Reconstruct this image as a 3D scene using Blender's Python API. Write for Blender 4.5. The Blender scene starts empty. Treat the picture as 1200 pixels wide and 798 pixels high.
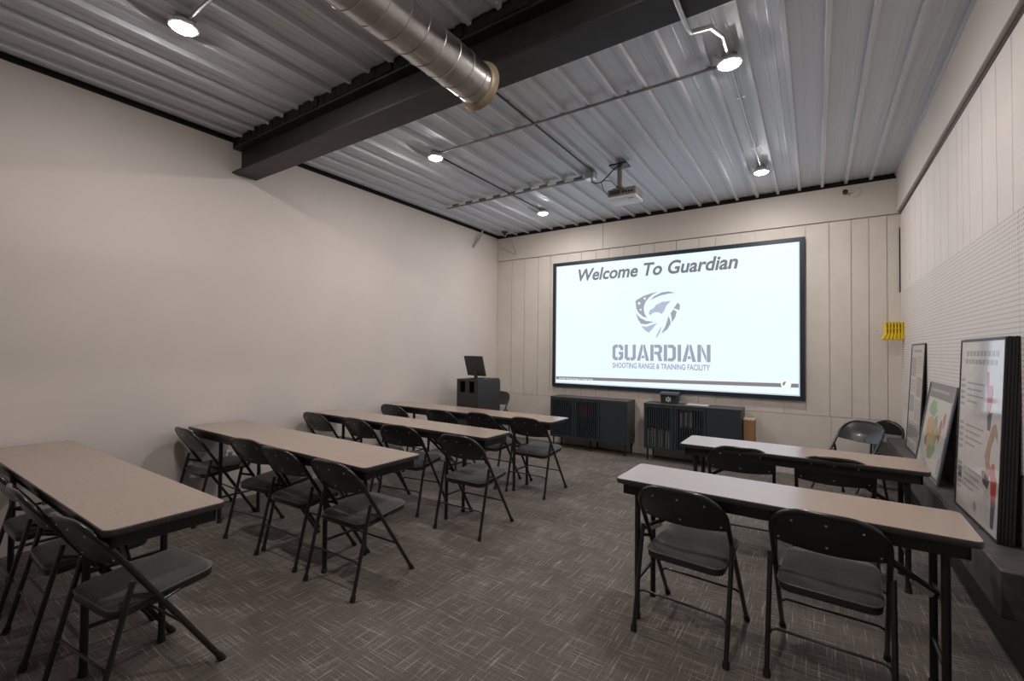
import bpy, bmesh, math, random
from math import sin, cos, pi, radians
from mathutils import Vector, Matrix
random.seed(7)
scene = bpy.context.scene
COL = scene.collection

# ------------------------------------------------------------------ room constants
XL, XR, YB, YF, ZC = -4.49, 0.757, 6.29, -2.6, 3.335     # left wall, right wall, screen wall, wall behind camera, ceiling
CAMZ = 1.41

# ------------------------------------------------------------------ materials
MATS = {}
def new_mat(name):
    m = bpy.data.materials.new(name); m.use_nodes = True
    nt = m.node_tree
    return m, nt, nt.nodes['Principled BSDF']
def N(nt, t, **kw):
    n = nt.nodes.new(t)
    for k, v in kw.items(): setattr(n, k, v)
    return n
def ramp(nt, pts):
    r = N(nt, 'ShaderNodeValToRGB')
    e = r.color_ramp.elements
    while len(e) < len(pts): e.new(.5)
    for el, (p, c) in zip(e, pts):
        el.position = p; el.color = (*c, 1)
    return r
def coords(nt, scale=(1, 1, 1), rot=(0, 0, 0)):
    tc = N(nt, 'ShaderNodeTexCoord'); mp = N(nt, 'ShaderNodeMapping')
    mp.inputs['Scale'].default_value = scale; mp.inputs['Rotation'].default_value = rot
    nt.links.new(tc.outputs['Object'], mp.inputs['Vector'])
    return mp.outputs['Vector']
def plain(name, col, rough=.5, metal=0., var=.06, nscale=30, bump=0., coat=0., spec=.5):
    """a colour with a slight procedural unevenness and optional fine bump"""
    m, nt, b = new_mat(name)
    v = coords(nt)
    no = N(nt, 'ShaderNodeTexNoise'); no.inputs['Scale'].default_value = nscale; no.inputs['Detail'].default_value = 4
    nt.links.new(v, no.inputs['Vector'])
    lo = tuple(max(0, c*(1-var)) for c in col); hi = tuple(min(1, c*(1+var)) for c in col)
    r = ramp(nt, [(.3, lo), (.7, hi)])
    nt.links.new(no.outputs['Fac'], r.inputs['Fac'])
    nt.links.new(r.outputs['Color'], b.inputs['Base Color'])
    b.inputs['Roughness'].default_value = rough; b.inputs['Metallic'].default_value = metal
    b.inputs['Coat Weight'].default_value = coat; b.inputs['Coat Roughness'].default_value = .05
    b.inputs['Specular IOR Level'].default_value = spec
    if bump:
        bp = N(nt, 'ShaderNodeBump'); bp.inputs['Strength'].default_value = bump; bp.inputs['Distance'].default_value = .002
        nt.links.new(no.outputs['Fac'], bp.inputs['Height']); nt.links.new(bp.outputs['Normal'], b.inputs['Normal'])
    MATS[name] = m
    return m
def emit(name, col, strength):
    m, nt, b = new_mat(name)
    b.inputs['Base Color'].default_value = (*[c*.12 for c in col], 1)
    b.inputs['Emission Color'].default_value = (*col, 1); b.inputs['Emission Strength'].default_value = strength
    b.inputs['Roughness'].default_value = .6
    MATS[name] = m
    return m

M = MATS
plain('drywall', (.70, .64, .60), .75, var=.02, nscale=3)
plain('white_board', (.70, .645, .585), .6, var=.03, nscale=6)
plain('fascia_paint', (.64, .59, .54), .55, var=.02, nscale=4)
plain('right_board', (.72, .665, .635), .6, var=.03, nscale=6)
plain('soffit_paint', (.60, .55, .52), .55, var=.02, nscale=4)
plain('black_metal', (.014, .0155, .016), .28, var=.1, coat=.25)
plain('black_rubber', (.012, .012, .012), .7)
plain('black_steel', (.014, .014, .015), .42, var=.1)
plain('rivet_metal', (.55, .55, .55), .35, 1.)
plain('piping_vinyl', (.11, .11, .11), .3, var=.1)
plain('edge_vinyl', (.034, .033, .033), .34, var=.1)
plain('beam_steel', (.030, .027, .026), .5, .2, var=.25, nscale=8)
plain('foam_black', (.006, .006, .006), .95, nscale=60, bump=1)
plain('galvanised', (.55, .55, .56), .38, 1., var=.12, nscale=14)
plain('conduit_steel', (.42, .42, .43), .4, 1., var=.1)
plain('strut_dark', (.16, .155, .155), .5, .4)
plain('bronze_ring', (.42, .34, .22), .45, .3, var=.1)
plain('charcoal_laminate', (.035, .033, .032), .5, var=.08)
plain('cabinet_black', (.028, .037, .044), .42, var=.15, nscale=40)
plain('cabinet_side', (.075, .072, .068), .5, var=.1, nscale=40)
plain('ledge_black', (.062, .057, .053), .55, var=.45, nscale=14, bump=.2)
plain('lower_black', (.030, .027, .025), .7, var=.2, nscale=10)
plain('paper_white', (.75, .74, .72), .6)
plain('book_pale', (.55, .53, .5), .6)
plain('book_red', (.45, .03, .03), .5)
plain('book_dark', (.06, .05, .05), .6)
plain('cardboard', (.36, .19, .085), .75, var=.1)
plain('cardboard_edge', (.62, .50, .36), .75)
plain('yellow_plastic', (.80, .56, .005), .38, var=.08)
plain('slot_dark', (.16, .10, .004), .6)
plain('frame_navy', (.014, .030, .044), .4)
plain('monitor_plastic', (.028, .027, .027), .5)
plain('projector_grey', (.22, .19, .175), .5)
plain('projector_white', (.75, .75, .75), .45)
plain('cable_black', (.01, .01, .01), .5)
plain('bracket_beige', (.42, .40, .36), .5)
plain('baseboard_white', (.66, .62, .56), .5)
plain('lamp_white', (.75, .75, .75), .4)
plain('outlet_white', (.7, .68, .65), .4)
plain('wood_dark', (.04, .03, .025), .5)
for nm, c in dict(poster_white=(.62, .58, .56), poster_ink=(.06, .055, .055), poster_text=(.30, .28, .27), poster_red=(.50, .045, .035),
                  poster_skin=(.38, .20, .14), poster_jeans=(.06, .06, .11), poster_brown=(.10, .06, .05), poster_grey=(.33, .31, .31),
                  map_slate=(.085, .10, .12), map_green=(.14, .42, .20), map_orange=(.62, .35, .12), map_yellow=(.55, .45, .16),
                  map_olive=(.28, .34, .08), map_red=(.40, .12, .09), map_pale=(.66, .62, .55)).items():
    plain(nm, c, .35, var=.08, nscale=25, coat=1.)
emit('lamp_glow', (1., .935, .89), 520.)
emit('screen_glow', (.76, .88, 1.02), 1.0)
for nm, c in dict(slide_dark=(.17, .175, .185), slide_mid=(.33, .35, .42), slide_soft=(.44, .48, .60), slide_bar=(.23, .20, .20), slide_edge=(.52, .54, .58)).items():
    emit(nm, c, .95)
emit('slide_white', (.9, .95, 1.), .95)

def add_marks(name, sc, axis, lo, keep):
    """small dark nail holes and scuffs scattered over part of the painted boards"""
    m = M[name]; nt = m.node_tree; L = nt.links; b = nt.nodes['Principled BSDF']
    src = b.inputs['Base Color'].links[0].from_socket
    tc = N(nt, 'ShaderNodeTexCoord'); mp = N(nt, 'ShaderNodeMapping'); mp.inputs['Scale'].default_value = sc
    L.new(tc.outputs['Object'], mp.inputs['Vector'])
    vo = N(nt, 'ShaderNodeTexVoronoi'); vo.inputs['Scale'].default_value = 1; L.new(mp.outputs['Vector'], vo.inputs['Vector'])
    sep = N(nt, 'ShaderNodeSeparateColor'); L.new(vo.outputs['Color'], sep.inputs[0])
    rad = N(nt, 'ShaderNodeMath', operation='MULTIPLY'); rad.inputs[1].default_value = .13; L.new(sep.outputs[1], rad.inputs[0])
    lt = N(nt, 'ShaderNodeMath', operation='LESS_THAN'); L.new(vo.outputs['Distance'], lt.inputs[0]); L.new(rad.outputs[0], lt.inputs[1])
    kp = N(nt, 'ShaderNodeMath', operation='LESS_THAN'); kp.inputs[1].default_value = keep; L.new(sep.outputs[0], kp.inputs[0])
    sx = N(nt, 'ShaderNodeSeparateXYZ'); L.new(tc.outputs['Object'], sx.inputs[0])
    gt = N(nt, 'ShaderNodeMath', operation='GREATER_THAN' if axis == 'X' else 'LESS_THAN'); gt.inputs[1].default_value = lo; L.new(sx.outputs[axis], gt.inputs[0])
    a = N(nt, 'ShaderNodeMath', operation='MULTIPLY'); L.new(lt.outputs[0], a.inputs[0]); L.new(kp.outputs[0], a.inputs[1])
    c = N(nt, 'ShaderNodeMath', operation='MULTIPLY'); L.new(a.outputs[0], c.inputs[0]); L.new(gt.outputs[0], c.inputs[1])
    mx = N(nt, 'ShaderNodeMix', data_type='RGBA'); L.new(c.outputs[0], mx.inputs[0]); L.new(src, mx.inputs[6]); mx.inputs[7].default_value = (.11, .08, .06, 1)
    L.new(mx.outputs[2], b.inputs['Base Color'])
add_marks('white_board', (11, 1, 7), 'X', .46, .55)
add_marks('right_board', (1, 9, 6), 'Y', 3.1, .40)

def mat_fabric():
    m, nt, b = new_mat('grey_fabric'); v = coords(nt)
    no = N(nt, 'ShaderNodeTexNoise'); no.inputs['Scale'].default_value = 420; no.inputs['Detail'].default_value = 3
    n2 = N(nt, 'ShaderNodeTexNoise'); n2.inputs['Scale'].default_value = 9
    nt.links.new(v, no.inputs['Vector']); nt.links.new(v, n2.inputs['Vector'])
    a = N(nt, 'ShaderNodeMath', operation='MULTIPLY_ADD'); a.inputs[1].default_value = .75
    s = N(nt, 'ShaderNodeMath', operation='MULTIPLY'); s.inputs[1].default_value = .25
    nt.links.new(n2.outputs['Fac'], s.inputs[0]); nt.links.new(no.outputs['Fac'], a.inputs[0]); nt.links.new(s.outputs[0], a.inputs[2])
    r = ramp(nt, [(.36, (.016, .016, .016)), (.68, (.150, .146, .141))])
    nt.links.new(a.outputs[0], r.inputs['Fac']); nt.links.new(r.outputs['Color'], b.inputs['Base Color'])
    b.inputs['Roughness'].default_value = .85; b.inputs['Sheen Weight'].default_value = .25
    M['grey_fabric'] = m
mat_fabric()

def mat_tabletop():
    m, nt, b = new_mat('tan_laminate'); v = coords(nt, (3, 60, 60))
    no = N(nt, 'ShaderNodeTexNoise'); no.inputs['Scale'].default_value = 6; no.inputs['Detail'].default_value = 5
    nt.links.new(v, no.inputs['Vector'])
    r = ramp(nt, [(.3, (.335, .258, .208)), (.7, (.385, .300, .245))])
    nt.links.new(no.outputs['Fac'], r.inputs['Fac']); nt.links.new(r.outputs['Color'], b.inputs['Base Color'])
    b.inputs['Roughness'].default_value = .24; b.inputs['Specular IOR Level'].default_value = .75
    M['tan_laminate'] = m
mat_tabletop()

def mat_carpet():
    m, nt, b = new_mat('carpet_tiles'); L = nt.links
    tc = N(nt, 'ShaderNodeTexCoord')
    sep = N(nt, 'ShaderNodeSeparateXYZ'); L.new(tc.outputs['Object'], sep.inputs[0])
    chk = N(nt, 'ShaderNodeTexChecker'); chk.inputs['Scale'].default_value = 1/.235
    L.new(tc.outputs['Object'], chk.inputs['Vector'])
    def streak(sc, seed):
        mp = N(nt, 'ShaderNodeMapping'); mp.inputs['Scale'].default_value = sc; mp.inputs['Location'].default_value = (seed, seed*2, 0)
        L.new(tc.outputs['Object'], mp.inputs['Vector'])
        no = N(nt, 'ShaderNodeTexNoise'); no.inputs['Scale'].default_value = 1; no.inputs['Detail'].default_value = 2; no.inputs['Roughness'].default_value = .55
        L.new(mp.outputs['Vector'], no.inputs['Vector'])
        return no.outputs['Fac']
    l1 = streak((4.2, 140, 1), 1.3); l2 = streak((140, 4.2, 1), 4.1); l3 = streak((6, 190, 1), 7.7); l4 = streak((190, 6, 1), 9.2)
    mx = N(nt, 'ShaderNodeMath', operation='MAXIMUM'); L.new(l1, mx.inputs[0]); L.new(l2, mx.inputs[1])
    m2 = N(nt, 'ShaderNodeMath', operation='ADD'); L.new(l3, m2.inputs[0]); L.new(l4, m2.inputs[1])
    m3 = N(nt, 'ShaderNodeMath', operation='MULTIPLY_ADD'); m3.inputs[1].default_value = .16; L.new(m2.outputs[0], m3.inputs[0]); L.new(mx.outputs[0], m3.inputs[2])
    r1 = ramp(nt, [(.50, (.108, .095, .085)), (.70, (.152, .134, .120)), (.79, (.19, .168, .151)), (.835, (.36, .32, .29))])
    L.new(m3.outputs[0], r1.inputs['Fac'])
    fine = N(nt, 'ShaderNodeTexNoise'); fine.inputs['Scale'].default_value = 330; fine.inputs['Detail'].default_value = 2
    L.new(tc.outputs['Object'], fine.inputs['Vector'])
    r2 = ramp(nt, [(.3, (.35, .35, .35)), (.7, (1.55, 1.55, 1.55))]); L.new(fine.outputs['Fac'], r2.inputs['Fac'])
    big = N(nt, 'ShaderNodeTexNoise'); big.inputs['Scale'].default_value = 2.2; L.new(tc.outputs['Object'], big.inputs['Vector'])
    r3 = ramp(nt, [(.3, (.85, .85, .85)), (.7, (1.15, 1.15, 1.15))]); L.new(big.outputs['Fac'], r3.inputs['Fac'])
    mu = N(nt, 'ShaderNodeMix', data_type='RGBA', blend_type='MULTIPLY'); mu.inputs[0].default_value = 1
    L.new(r1.outputs['Color'], mu.inputs[6]); L.new(r2.outputs['Color'], mu.inputs[7])
    mu2 = N(nt, 'ShaderNodeMix', data_type='RGBA', blend_type='MULTIPLY'); mu2.inputs[0].default_value = 1
    L.new(mu.outputs[2], mu2.inputs[6]); L.new(r3.outputs['Color'], mu2.inputs[7])
    L.new(mu2.outputs[2], b.inputs['Base Color'])
    bp = N(nt, 'ShaderNodeBump'); bp.inputs['Strength'].default_value = .5; bp.inputs['Distance'].default_value = .004
    L.new(fine.outputs['Fac'], bp.inputs['Height']); L.new(bp.outputs['Normal'], b.inputs['Normal'])
    b.inputs['Roughness'].default_value = .95; b.inputs['Specular IOR Level'].default_value = .15
    M['carpet_tiles'] = m
mat_carpet()

def mat_deck():
    m, nt, b = new_mat('steel_deck'); L = nt.links
    v = coords(nt, (40, 1.2, 1)); no = N(nt, 'ShaderNodeTexNoise'); no.inputs['Scale'].default_value = 1; no.inputs['Detail'].default_value = 5
    L.new(v, no.inputs['Vector'])
    r = ramp(nt, [(.3, (.585, .615, .65)), (.7, (.625, .655, .69))]); L.new(no.outputs['Fac'], r.inputs['Fac'])
    L.new(r.outputs['Color'], b.inputs['Base Color'])
    b.inputs['Metallic'].default_value = .18; b.inputs['Roughness'].default_value = .52
    M['steel_deck'] = m
mat_deck()

def mat_pegboard(y0, z0, pitch):
    m, nt, b = new_mat('pegboard_white'); L = nt.links
    tc = N(nt, 'ShaderNodeTexCoord'); sep = N(nt, 'ShaderNodeSeparateXYZ'); L.new(tc.outputs['Object'], sep.inputs[0])
    def cell(sock, off):
        a = N(nt, 'ShaderNodeMath', operation='ADD'); a.inputs[1].default_value = off; L.new(sock, a.inputs[0])
        d = N(nt, 'ShaderNodeMath', operation='DIVIDE'); d.inputs[1].default_value = pitch; L.new(a.outputs[0], d.inputs[0])
        f = N(nt, 'ShaderNodeMath', operation='FRACT'); L.new(d.outputs[0], f.inputs[0])
        s = N(nt, 'ShaderNodeMath', operation='SUBTRACT'); s.inputs[1].default_value = .5; L.new(f.outputs[0], s.inputs[0])
        p = N(nt, 'ShaderNodeMath', operation='POWER'); p.inputs[1].default_value = 2; L.new(s.outputs[0], p.inputs[0])
        return p.outputs[0]
    ad = N(nt, 'ShaderNodeMath', operation='ADD'); L.new(cell(sep.outputs['Y'], 10), ad.inputs[0]); L.new(cell(sep.outputs['Z'], 0), ad.inputs[1])
    r = ramp(nt, [(.022, (.20, .18, .17)), (.04, (.70, .645, .615))]); L.new(ad.outputs[0], r.inputs['Fac'])
    L.new(r.outputs['Color'], b.inputs['Base Color']); b.inputs['Roughness'].default_value = .5
    M['pegboard_white'] = m
mat_pegboard(0, 0, .0245)

def mat_ductsteel():
    m, nt, b = new_mat('duct_steel'); L = nt.links
    v = coords(nt, (8, 8, 8)); no = N(nt, 'ShaderNodeTexNoise'); no.inputs['Scale'].default_value = 2; no.inputs['Detail'].default_value = 6
    L.new(v, no.inputs['Vector'])
    r = ramp(nt, [(.3, (.42, .41, .40)), (.7, (.58, .57, .55))]); L.new(no.outputs['Fac'], r.inputs['Fac']); L.new(r.outputs['Color'], b.inputs['Base Color'])
    b.inputs['Metallic'].default_value = 1; b.inputs['Roughness'].default_value = .30
    M['duct_steel'] = m
mat_ductsteel()

# ------------------------------------------------------------------ mesh builder
class MB:
    def __init__(s): s.v = []; s.f = []
    def add(s, vs, fs):
        o = len(s.v); s.v += [tuple(p) for p in vs]; s.f += [tuple(i+o for i in f) for f in fs]; return s
    def box(s, x0, x1, y0, y1, z0, z1):
        vs = [(x, y, z) for x in (x0, x1) for y in (y0, y1) for z in (z0, z1)]
        return s.add(vs, [(0, 1, 3, 2), (4, 6, 7, 5), (0, 4, 5, 1), (2, 3, 7, 6), (0, 2, 6, 4), (1, 5, 7, 3)])
    def bar(s, a, b, w, t, up=(0, 0, 1)):
        a = Vector(a); b = Vector(b); d = (b-a).normalized(); u = Vector(up)
        sx = d.cross(u)
        if sx.length < 1e-4: sx = d.cross(Vector((0, 1, 0)))
        sx.normalize(); sz = sx.cross(d)
        vs = [p + sx*i*w/2 + sz*j*t/2 for p in (a, b) for i, j in ((-1, -1), (1, -1), (1, 1), (-1, 1))]
        return s.add(vs, [(3, 2, 1, 0), (4, 5, 6, 7), (0, 1, 5, 4), (1, 2, 6, 5), (2, 3, 7, 6), (3, 0, 4, 7)])
    def prism(s, poly, h0, h1, axis='z'):
        """poly of 2-d points extruded along an axis: z -> (x,y), y -> (x,z), x -> (y,z)"""
        n = len(poly)
        mk = {'z': lambda p, h: (p[0], p[1], h), 'y': lambda p, h: (p[0], h, p[1]), 'x': lambda p, h: (h, p[0], p[1])}[axis]
        vs = [mk(p, h0) for p in poly] + [mk(p, h1) for p in poly]
        return s.add(vs, [tuple(range(n-1, -1, -1)), tuple(range(n, 2*n))] + [(i, (i+1) % n, n+(i+1) % n, n+i) for i in range(n)])
    def tube(s, path, r, seg=10, closed=False, cap=True):
        P = [Vector(p) for p in path]; n = len(P); R = r if hasattr(r, '__len__') else [r]*n
        T = []
        for i in range(n):
            if closed: t = P[(i+1) % n]-P[i-1]
            else: t = P[min(i+1, n-1)]-P[max(i-1, 0)]
            T.append(t.normalized())
        u = T[0].orthogonal().normalized(); vs = []
        for i in range(n):
            if i:
                q = T[i-1].rotation_difference(T[i]); u = (q @ u); u = (u - T[i]*u.dot(T[i])).normalized()
            w = T[i].cross(u)
            vs += [P[i] + (u*cos(2*pi*k/seg)+w*sin(2*pi*k/seg))*R[i] for k in range(seg)]
        fs = []
        for i in range(n if closed else n-1):
            j = (i+1) % n
            fs += [(i*seg+k, i*seg+(k+1) % seg, j*seg+(k+1) % seg, j*seg+k) for k in range(seg)]
        if cap and not closed: fs += [tuple(range(seg-1, -1, -1)), tuple(range((n-1)*seg, n*seg))]
        return s.add(vs, fs)
    def lathe(s, prof, c=(0, 0, 0), axis='z', seg=24, cap=True):
        """profile of (radius, height) revolved about an axis through c"""
        vs = []
        for r, h in prof:
            for k in range(seg):
                a = 2*pi*k/seg; p = (r*cos(a), r*sin(a), h)
                if axis == 'y': p = (p[0], p[2], p[1])
                if axis == 'x': p = (p[2], p[0], p[1])
                vs.append((c[0]+p[0], c[1]+p[1], c[2]+p[2]))
        fs = [(i*seg+k, i*seg+(k+1) % seg, (i+1)*seg+(k+1) % seg, (i+1)*seg+k) for i in range(len(prof)-1) for k in range(seg)]
        if cap: fs += [tuple(range(seg-1, -1, -1)), tuple(range((len(prof)-1)*seg, len(prof)*seg))]
        return s.add(vs, fs)
    def xf(s, mat):
        s.v = [tuple(mat @ Vector(p)) for p in s.v]; return s
    def build(s, name, mat, parent=None, smooth=None, bevel=0, bseg=2, loc=None):
        me = bpy.data.meshes.new(name); me.from_pydata(s.v, [], s.f)
        bm = bmesh.new(); bm.from_mesh(me); bmesh.ops.recalc_face_normals(bm, faces=bm.faces)
        if bevel:
            es = [e for e in bm.edges if len(e.link_faces) == 2 and e.calc_face_angle(0) > radians(40)]
            bmesh.ops.bevel(bm, geom=es, offset=bevel, segments=bseg, affect='EDGES', profile=.5, clamp_overlap=True)
        if smooth is not None:
            for f in bm.faces: f.smooth = True
            for e in bm.edges:
                if len(e.link_faces) == 2 and e.calc_face_angle(0) > radians(smooth): e.smooth = False
        bm.to_mesh(me); bm.free()
        me.materials.append(mat if not isinstance(mat, str) else M[mat])
        o = bpy.data.objects.new(name, me); COL.objects.link(o)
        if parent: o.parent = parent
        if loc: o.location = loc
        return o

def tag(o, label, cat, group=None):
    o['label'] = label; o['category'] = cat
    if group: o['group'] = group
    return o
def thing(name, label, cat, loc=(0, 0, 0), rz=0, group=None):
    o = bpy.data.objects.new(name, None); COL.objects.link(o); o.location = loc; o.rotation_euler = (0, 0, rz)
    o.empty_display_size = .1
    return tag(o, label, cat, group)
def struct(o): o['kind'] = 'structure'; return o
def copy_tree(o, parent=None):
    c = o.copy(); COL.objects.link(c)
    if parent: c.parent = parent
    for ch in list(o.children): copy_tree(ch, c)
    return c
def arc(c, r, a0, a1, n): return [(c[0]+r*cos(radians(a0+(a1-a0)*i/n)), c[1]+r*sin(radians(a0+(a1-a0)*i/n))) for i in range(n+1)]
def rrect(x0, x1, y0, y1, r, n=6):
    return (arc((x1-r, y1-r), r, 0, 90, n)+arc((x0+r, y1-r), r, 90, 180, n)+arc((x0+r, y0+r), r, 180, 270, n)+arc((x1-r, y0+r), r, 270, 360, n))

# ------------------------------------------------------------------ room shell
struct(MB().box(XL-.1, XR+.25, YF-.1, YB+.1, -.08, 0).build('floor', 'carpet_tiles'))
struct(MB().box(XL-.1, XL, YF, YB+.1, 0, 3.5).build('wall_left', 'drywall'))
struct(MB().box(XL-.1, XR+.25, YF-.1, YF, 0, 3.5).build('wall_front', 'drywall'))

# corrugated steel ceiling: pans with deep ribs every 0.2195 and two small stiffening ribs between
def deck():
    b = MB(); prof = []
    pitch = .2195; k0 = math.floor((XL-.1+.146)/pitch)
    zp = ZC+.012; x = None
    prof.append((XL-.1, zp))
    for k in range(k0, 40):
        c = -.146+pitch*k
        if c > XR+.1: break
        for dx, dz in ((-.019, 0), (-.013, -.034), (.013, -.034), (.019, 0), (.083, 0), (.087, -.003), (.100, -.003), (.104, 0), (.140, 0), (.144, -.003), (.157, -.003), (.161, 0)):
            if prof[-1][0] < c+dx < XR+.2: prof.append((c+dx, zp+dz))
    prof.append((XR+.2, zp))
    n = len(prof)
    vs = [(x, YF, z) for x, z in prof]+[(x, YB+.1, z) for x, z in prof]
    b.add(vs, [(i, i+1, n+i+1, n+i) for i in range(n-1)])
    b.box(XL-.1, XR+.25, YF, YB+.1, zp+.03, zp+.1)
    return b.build('ceiling', 'steel_deck')
struct(deck())

# screen wall: vertical boards with open joints above a plain lower band, fascia on top
def wall_back():
    b = MB()
    b.box(XL-.1, XR+.25, YB+.012, YB+.12, 0, 3.5)
    xs = [XL, -4.20, -3.95, -3.69, -3.47, -3.19, -2.94, -2.70, -2.50, -2.275, -2.05, -1.84, -1.55, -1.262, -1.06, -.77, -.61, -.306, -.09, .137, .338, .492, .648, XR+.2]
    g = .003
    for a, c in zip(xs, xs[1:]): b.box(a+g, c-g, YB, YB+.02, .703, 2.905)
    xs2 = [XL, -3.1, -1.9, -.55, .15, XR+.2]
    for a, c in zip(xs2, xs2[1:]): b.box(a+.002, c-.002, YB, YB+.02, 0.0, .698)
    return b.build('wall_back', 'white_board')
struct(wall_back())
fb = MB()
for a, c in ((XL, -2.592), (-2.588, XR+.1)): fb.box(a, c, YB-.022, YB+.02, 2.912, 3.29)
struct(fb.build('trim_2', 'fascia_paint', bevel=.003))
struct(MB().box(XL, XR+.2, YB-.02, YB+.01, 3.29, 3.36).build('trim_3', 'foam_black'))
struct(MB().box(XL, XL+.02, YF, YB, 3.305, 3.36).build('trim_4', 'foam_black'))
struct(MB().box(XL, XR, YB-.014, YB, 0, .095).build('baseboard_back', 'baseboard_white', bevel=.003))

# right wall: boards, soffit, black lower part
def wall_right():
    b = MB(); b.box(XR+.012, XR+.15, YF, YB+.1, .55, 3.5)
    ys = [YF, -2.2, -1.7, -1.2, -.7, -.2, .3, .75, 1.2, 1.6, 2.0, 2.4, 2.72, 2.99, 3.21, 3.447, 3.692, 3.84, 3.97, 4.2, 4.426, 4.638, 4.9, 5.15, 5.42, 5.715, 6.0, YB]
    for a, c in zip(ys, ys[1:]): b.box(XR, XR+.03, a+.0022, c-.0022, .55, 2.96)
    return b.build('wall_right', 'right_board')
struct(wall_right())
struct(MB().box(XR-.002, XR+.15, YF, YB, 0, .55).build('trim_5', 'lower_black'))
struct(MB().box(XR-.03, XR+.15, YF, YB-.02, 2.925, 3.36).build('trim_6', 'soffit_paint', bevel=.004))
struct(MB().box(XR-.004, XR+.02, YF, YB-.02, 2.895, 2.925).build('trim_7', 'wood_dark'))
struct(MB().box(XR-.010, XR-.001, YB-.012, YB-.002, 2.07, 2.76).build('corner_gap_dark', 'foam_black'))  # black strip standing in for the dark of an open corner gap
lg = MB(); lg.box(.602, XR, 2.56, 5.98, .385, .57)
struct(lg.build('trim_1', 'ledge_black', bevel=.006))

# pegboard on the right wall
pb = thing('pegboard', 'white pegboard of small holes running along the right wall', 'pegboard', (XR, 2.0, 1.475))
for a, c in ((-1.6, .9), (.9, 3.2-.8), (2.4, 4.10)):
    MB().box(-.007, -.0005, a-.0+.0015, c-.0015, -.583, .583).build('panel', 'pegboard_white', pb)

# ------------------------------------------------------------------ ceiling beam and duct
bm_ = thing('ceiling_beam', 'dark steel beam crossing below the ribbed ceiling', 'beam', (XL, 2.15, 3.02))
MB().box(0, XR-.03-XL, -.11, .11, 0, .016).build('bottom_flange', 'beam_steel', bm_, bevel=.002)
MB().box(0, XR-.03-XL, -.03, .03, .016, .225).build('web', 'beam_steel', bm_)
MB().box(0, XR-.03-XL, -.11, .11, .225, .24).build('top_flange', 'beam_steel', bm_, bevel=.002)
cl = MB(); xx = 0
while xx < XR-XL-.05:
    w = random.uniform(.03, .09); cl.box(xx, min(xx+w, XR-XL-.04), -.105-random.uniform(0, .02), .10, .24, .318); xx += w
cl.build('closure_strip', 'foam_black', bm_)

dx, dy, dz = -1.517, 1.93, 2.845
du = thing('air_duct', 'round spiral metal air duct with tan end collar under the beam', 'duct', (dx, dy, dz))
prof = [(.108, -3.6)]
yy = -3.5
MB().lathe([(.108, -3.9), (.108, -.01)], axis='y', seg=48, cap=False).build('pipe', 'duct_steel', du, smooth=40)
sp = []
for i in range(0, 24*36+1):
    a = 2*pi*i/24; sp.append((.1085*cos(a), -3.85+i/24*.105, .1085*sin(a)))
MB().tube(sp, .0028, 5).build('spiral_seam', 'conduit_steel', du, smooth=60)
MB().lathe([(.107, -.03), (.116, -.026), (.128, -.004), (.130, .006), (.122, .010), (.106, .004), (.100, -.03)], axis='y', seg=40, cap=False).build('end_collar', 'bronze_ring', du, smooth=50)
tag(MB().tube([(-1.517, 1.35, 2.953), (-1.517, 1.35, 3.33)], .0022, 6).build('hanger_wire', 'galvanised'), 'thin wire holding the round duct up to the ceiling', 'wire')

# ------------------------------------------------------------------ ceiling lamps
lamps = [(-3.07, 1.112, 'round disc ceiling lamp nearest the left wall, before the dark beam'),
         (-3.07, 3.235, 'round disc ceiling lamp just beyond the beam, on the left'),
         (-3.07, 5.34, 'small round ceiling lamp nearest the far left corner'),
         (-.456, 3.185, 'round disc ceiling lamp below the bent conduit on the right'),
         (-.456, 5.29, 'small round ceiling lamp nearest the screen on the right'),
         (-.456, 1.08, 'round ceiling lamp before the beam at right, outside the photo')]
def make_lamp():
    t = thing('ceiling_lamp', '', 'ceiling lamp', group='disc ceiling lamps')
    MB().lathe([(.064, .0), (.076, .004), (.076, .018), (.064, .034), (.045, .040), (.045, .042)], seg=32).build('housing', 'lamp_white', t, smooth=35)
    MB().lathe([(.002, -.010), (.030, -.009), (.052, -.006), (.060, -.001), (.061, .001)], seg=32).build('diffuser', 'lamp_glow', t, smooth=35)
    MB().prism([(.052*cos(radians(22.5+45*k)), .052*sin(radians(22.5+45*k))) for k in range(8)], .042, .062).build('junction_box', 'galvanised', t, bevel=.002)
    c = MB()
    for a in (35, 215): c.tube([(.058*cos(radians(a)), .058*sin(radians(a)), .034), (.078*cos(radians(a)), .078*sin(radians(a)), .05), (.095*cos(radians(a)),   .095*sin(radians(a)), .060)], .004, 6)
    c.build('spring_clip', 'galvanised', t, smooth=60)
    return t
lamp0 = make_lamp()
for i, (x, y, lab) in enumerate(lamps):
    o = lamp0 if i == 0 else copy_tree(lamp0)
    o.location = (x, y, 3.268); o['label'] = lab

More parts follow.
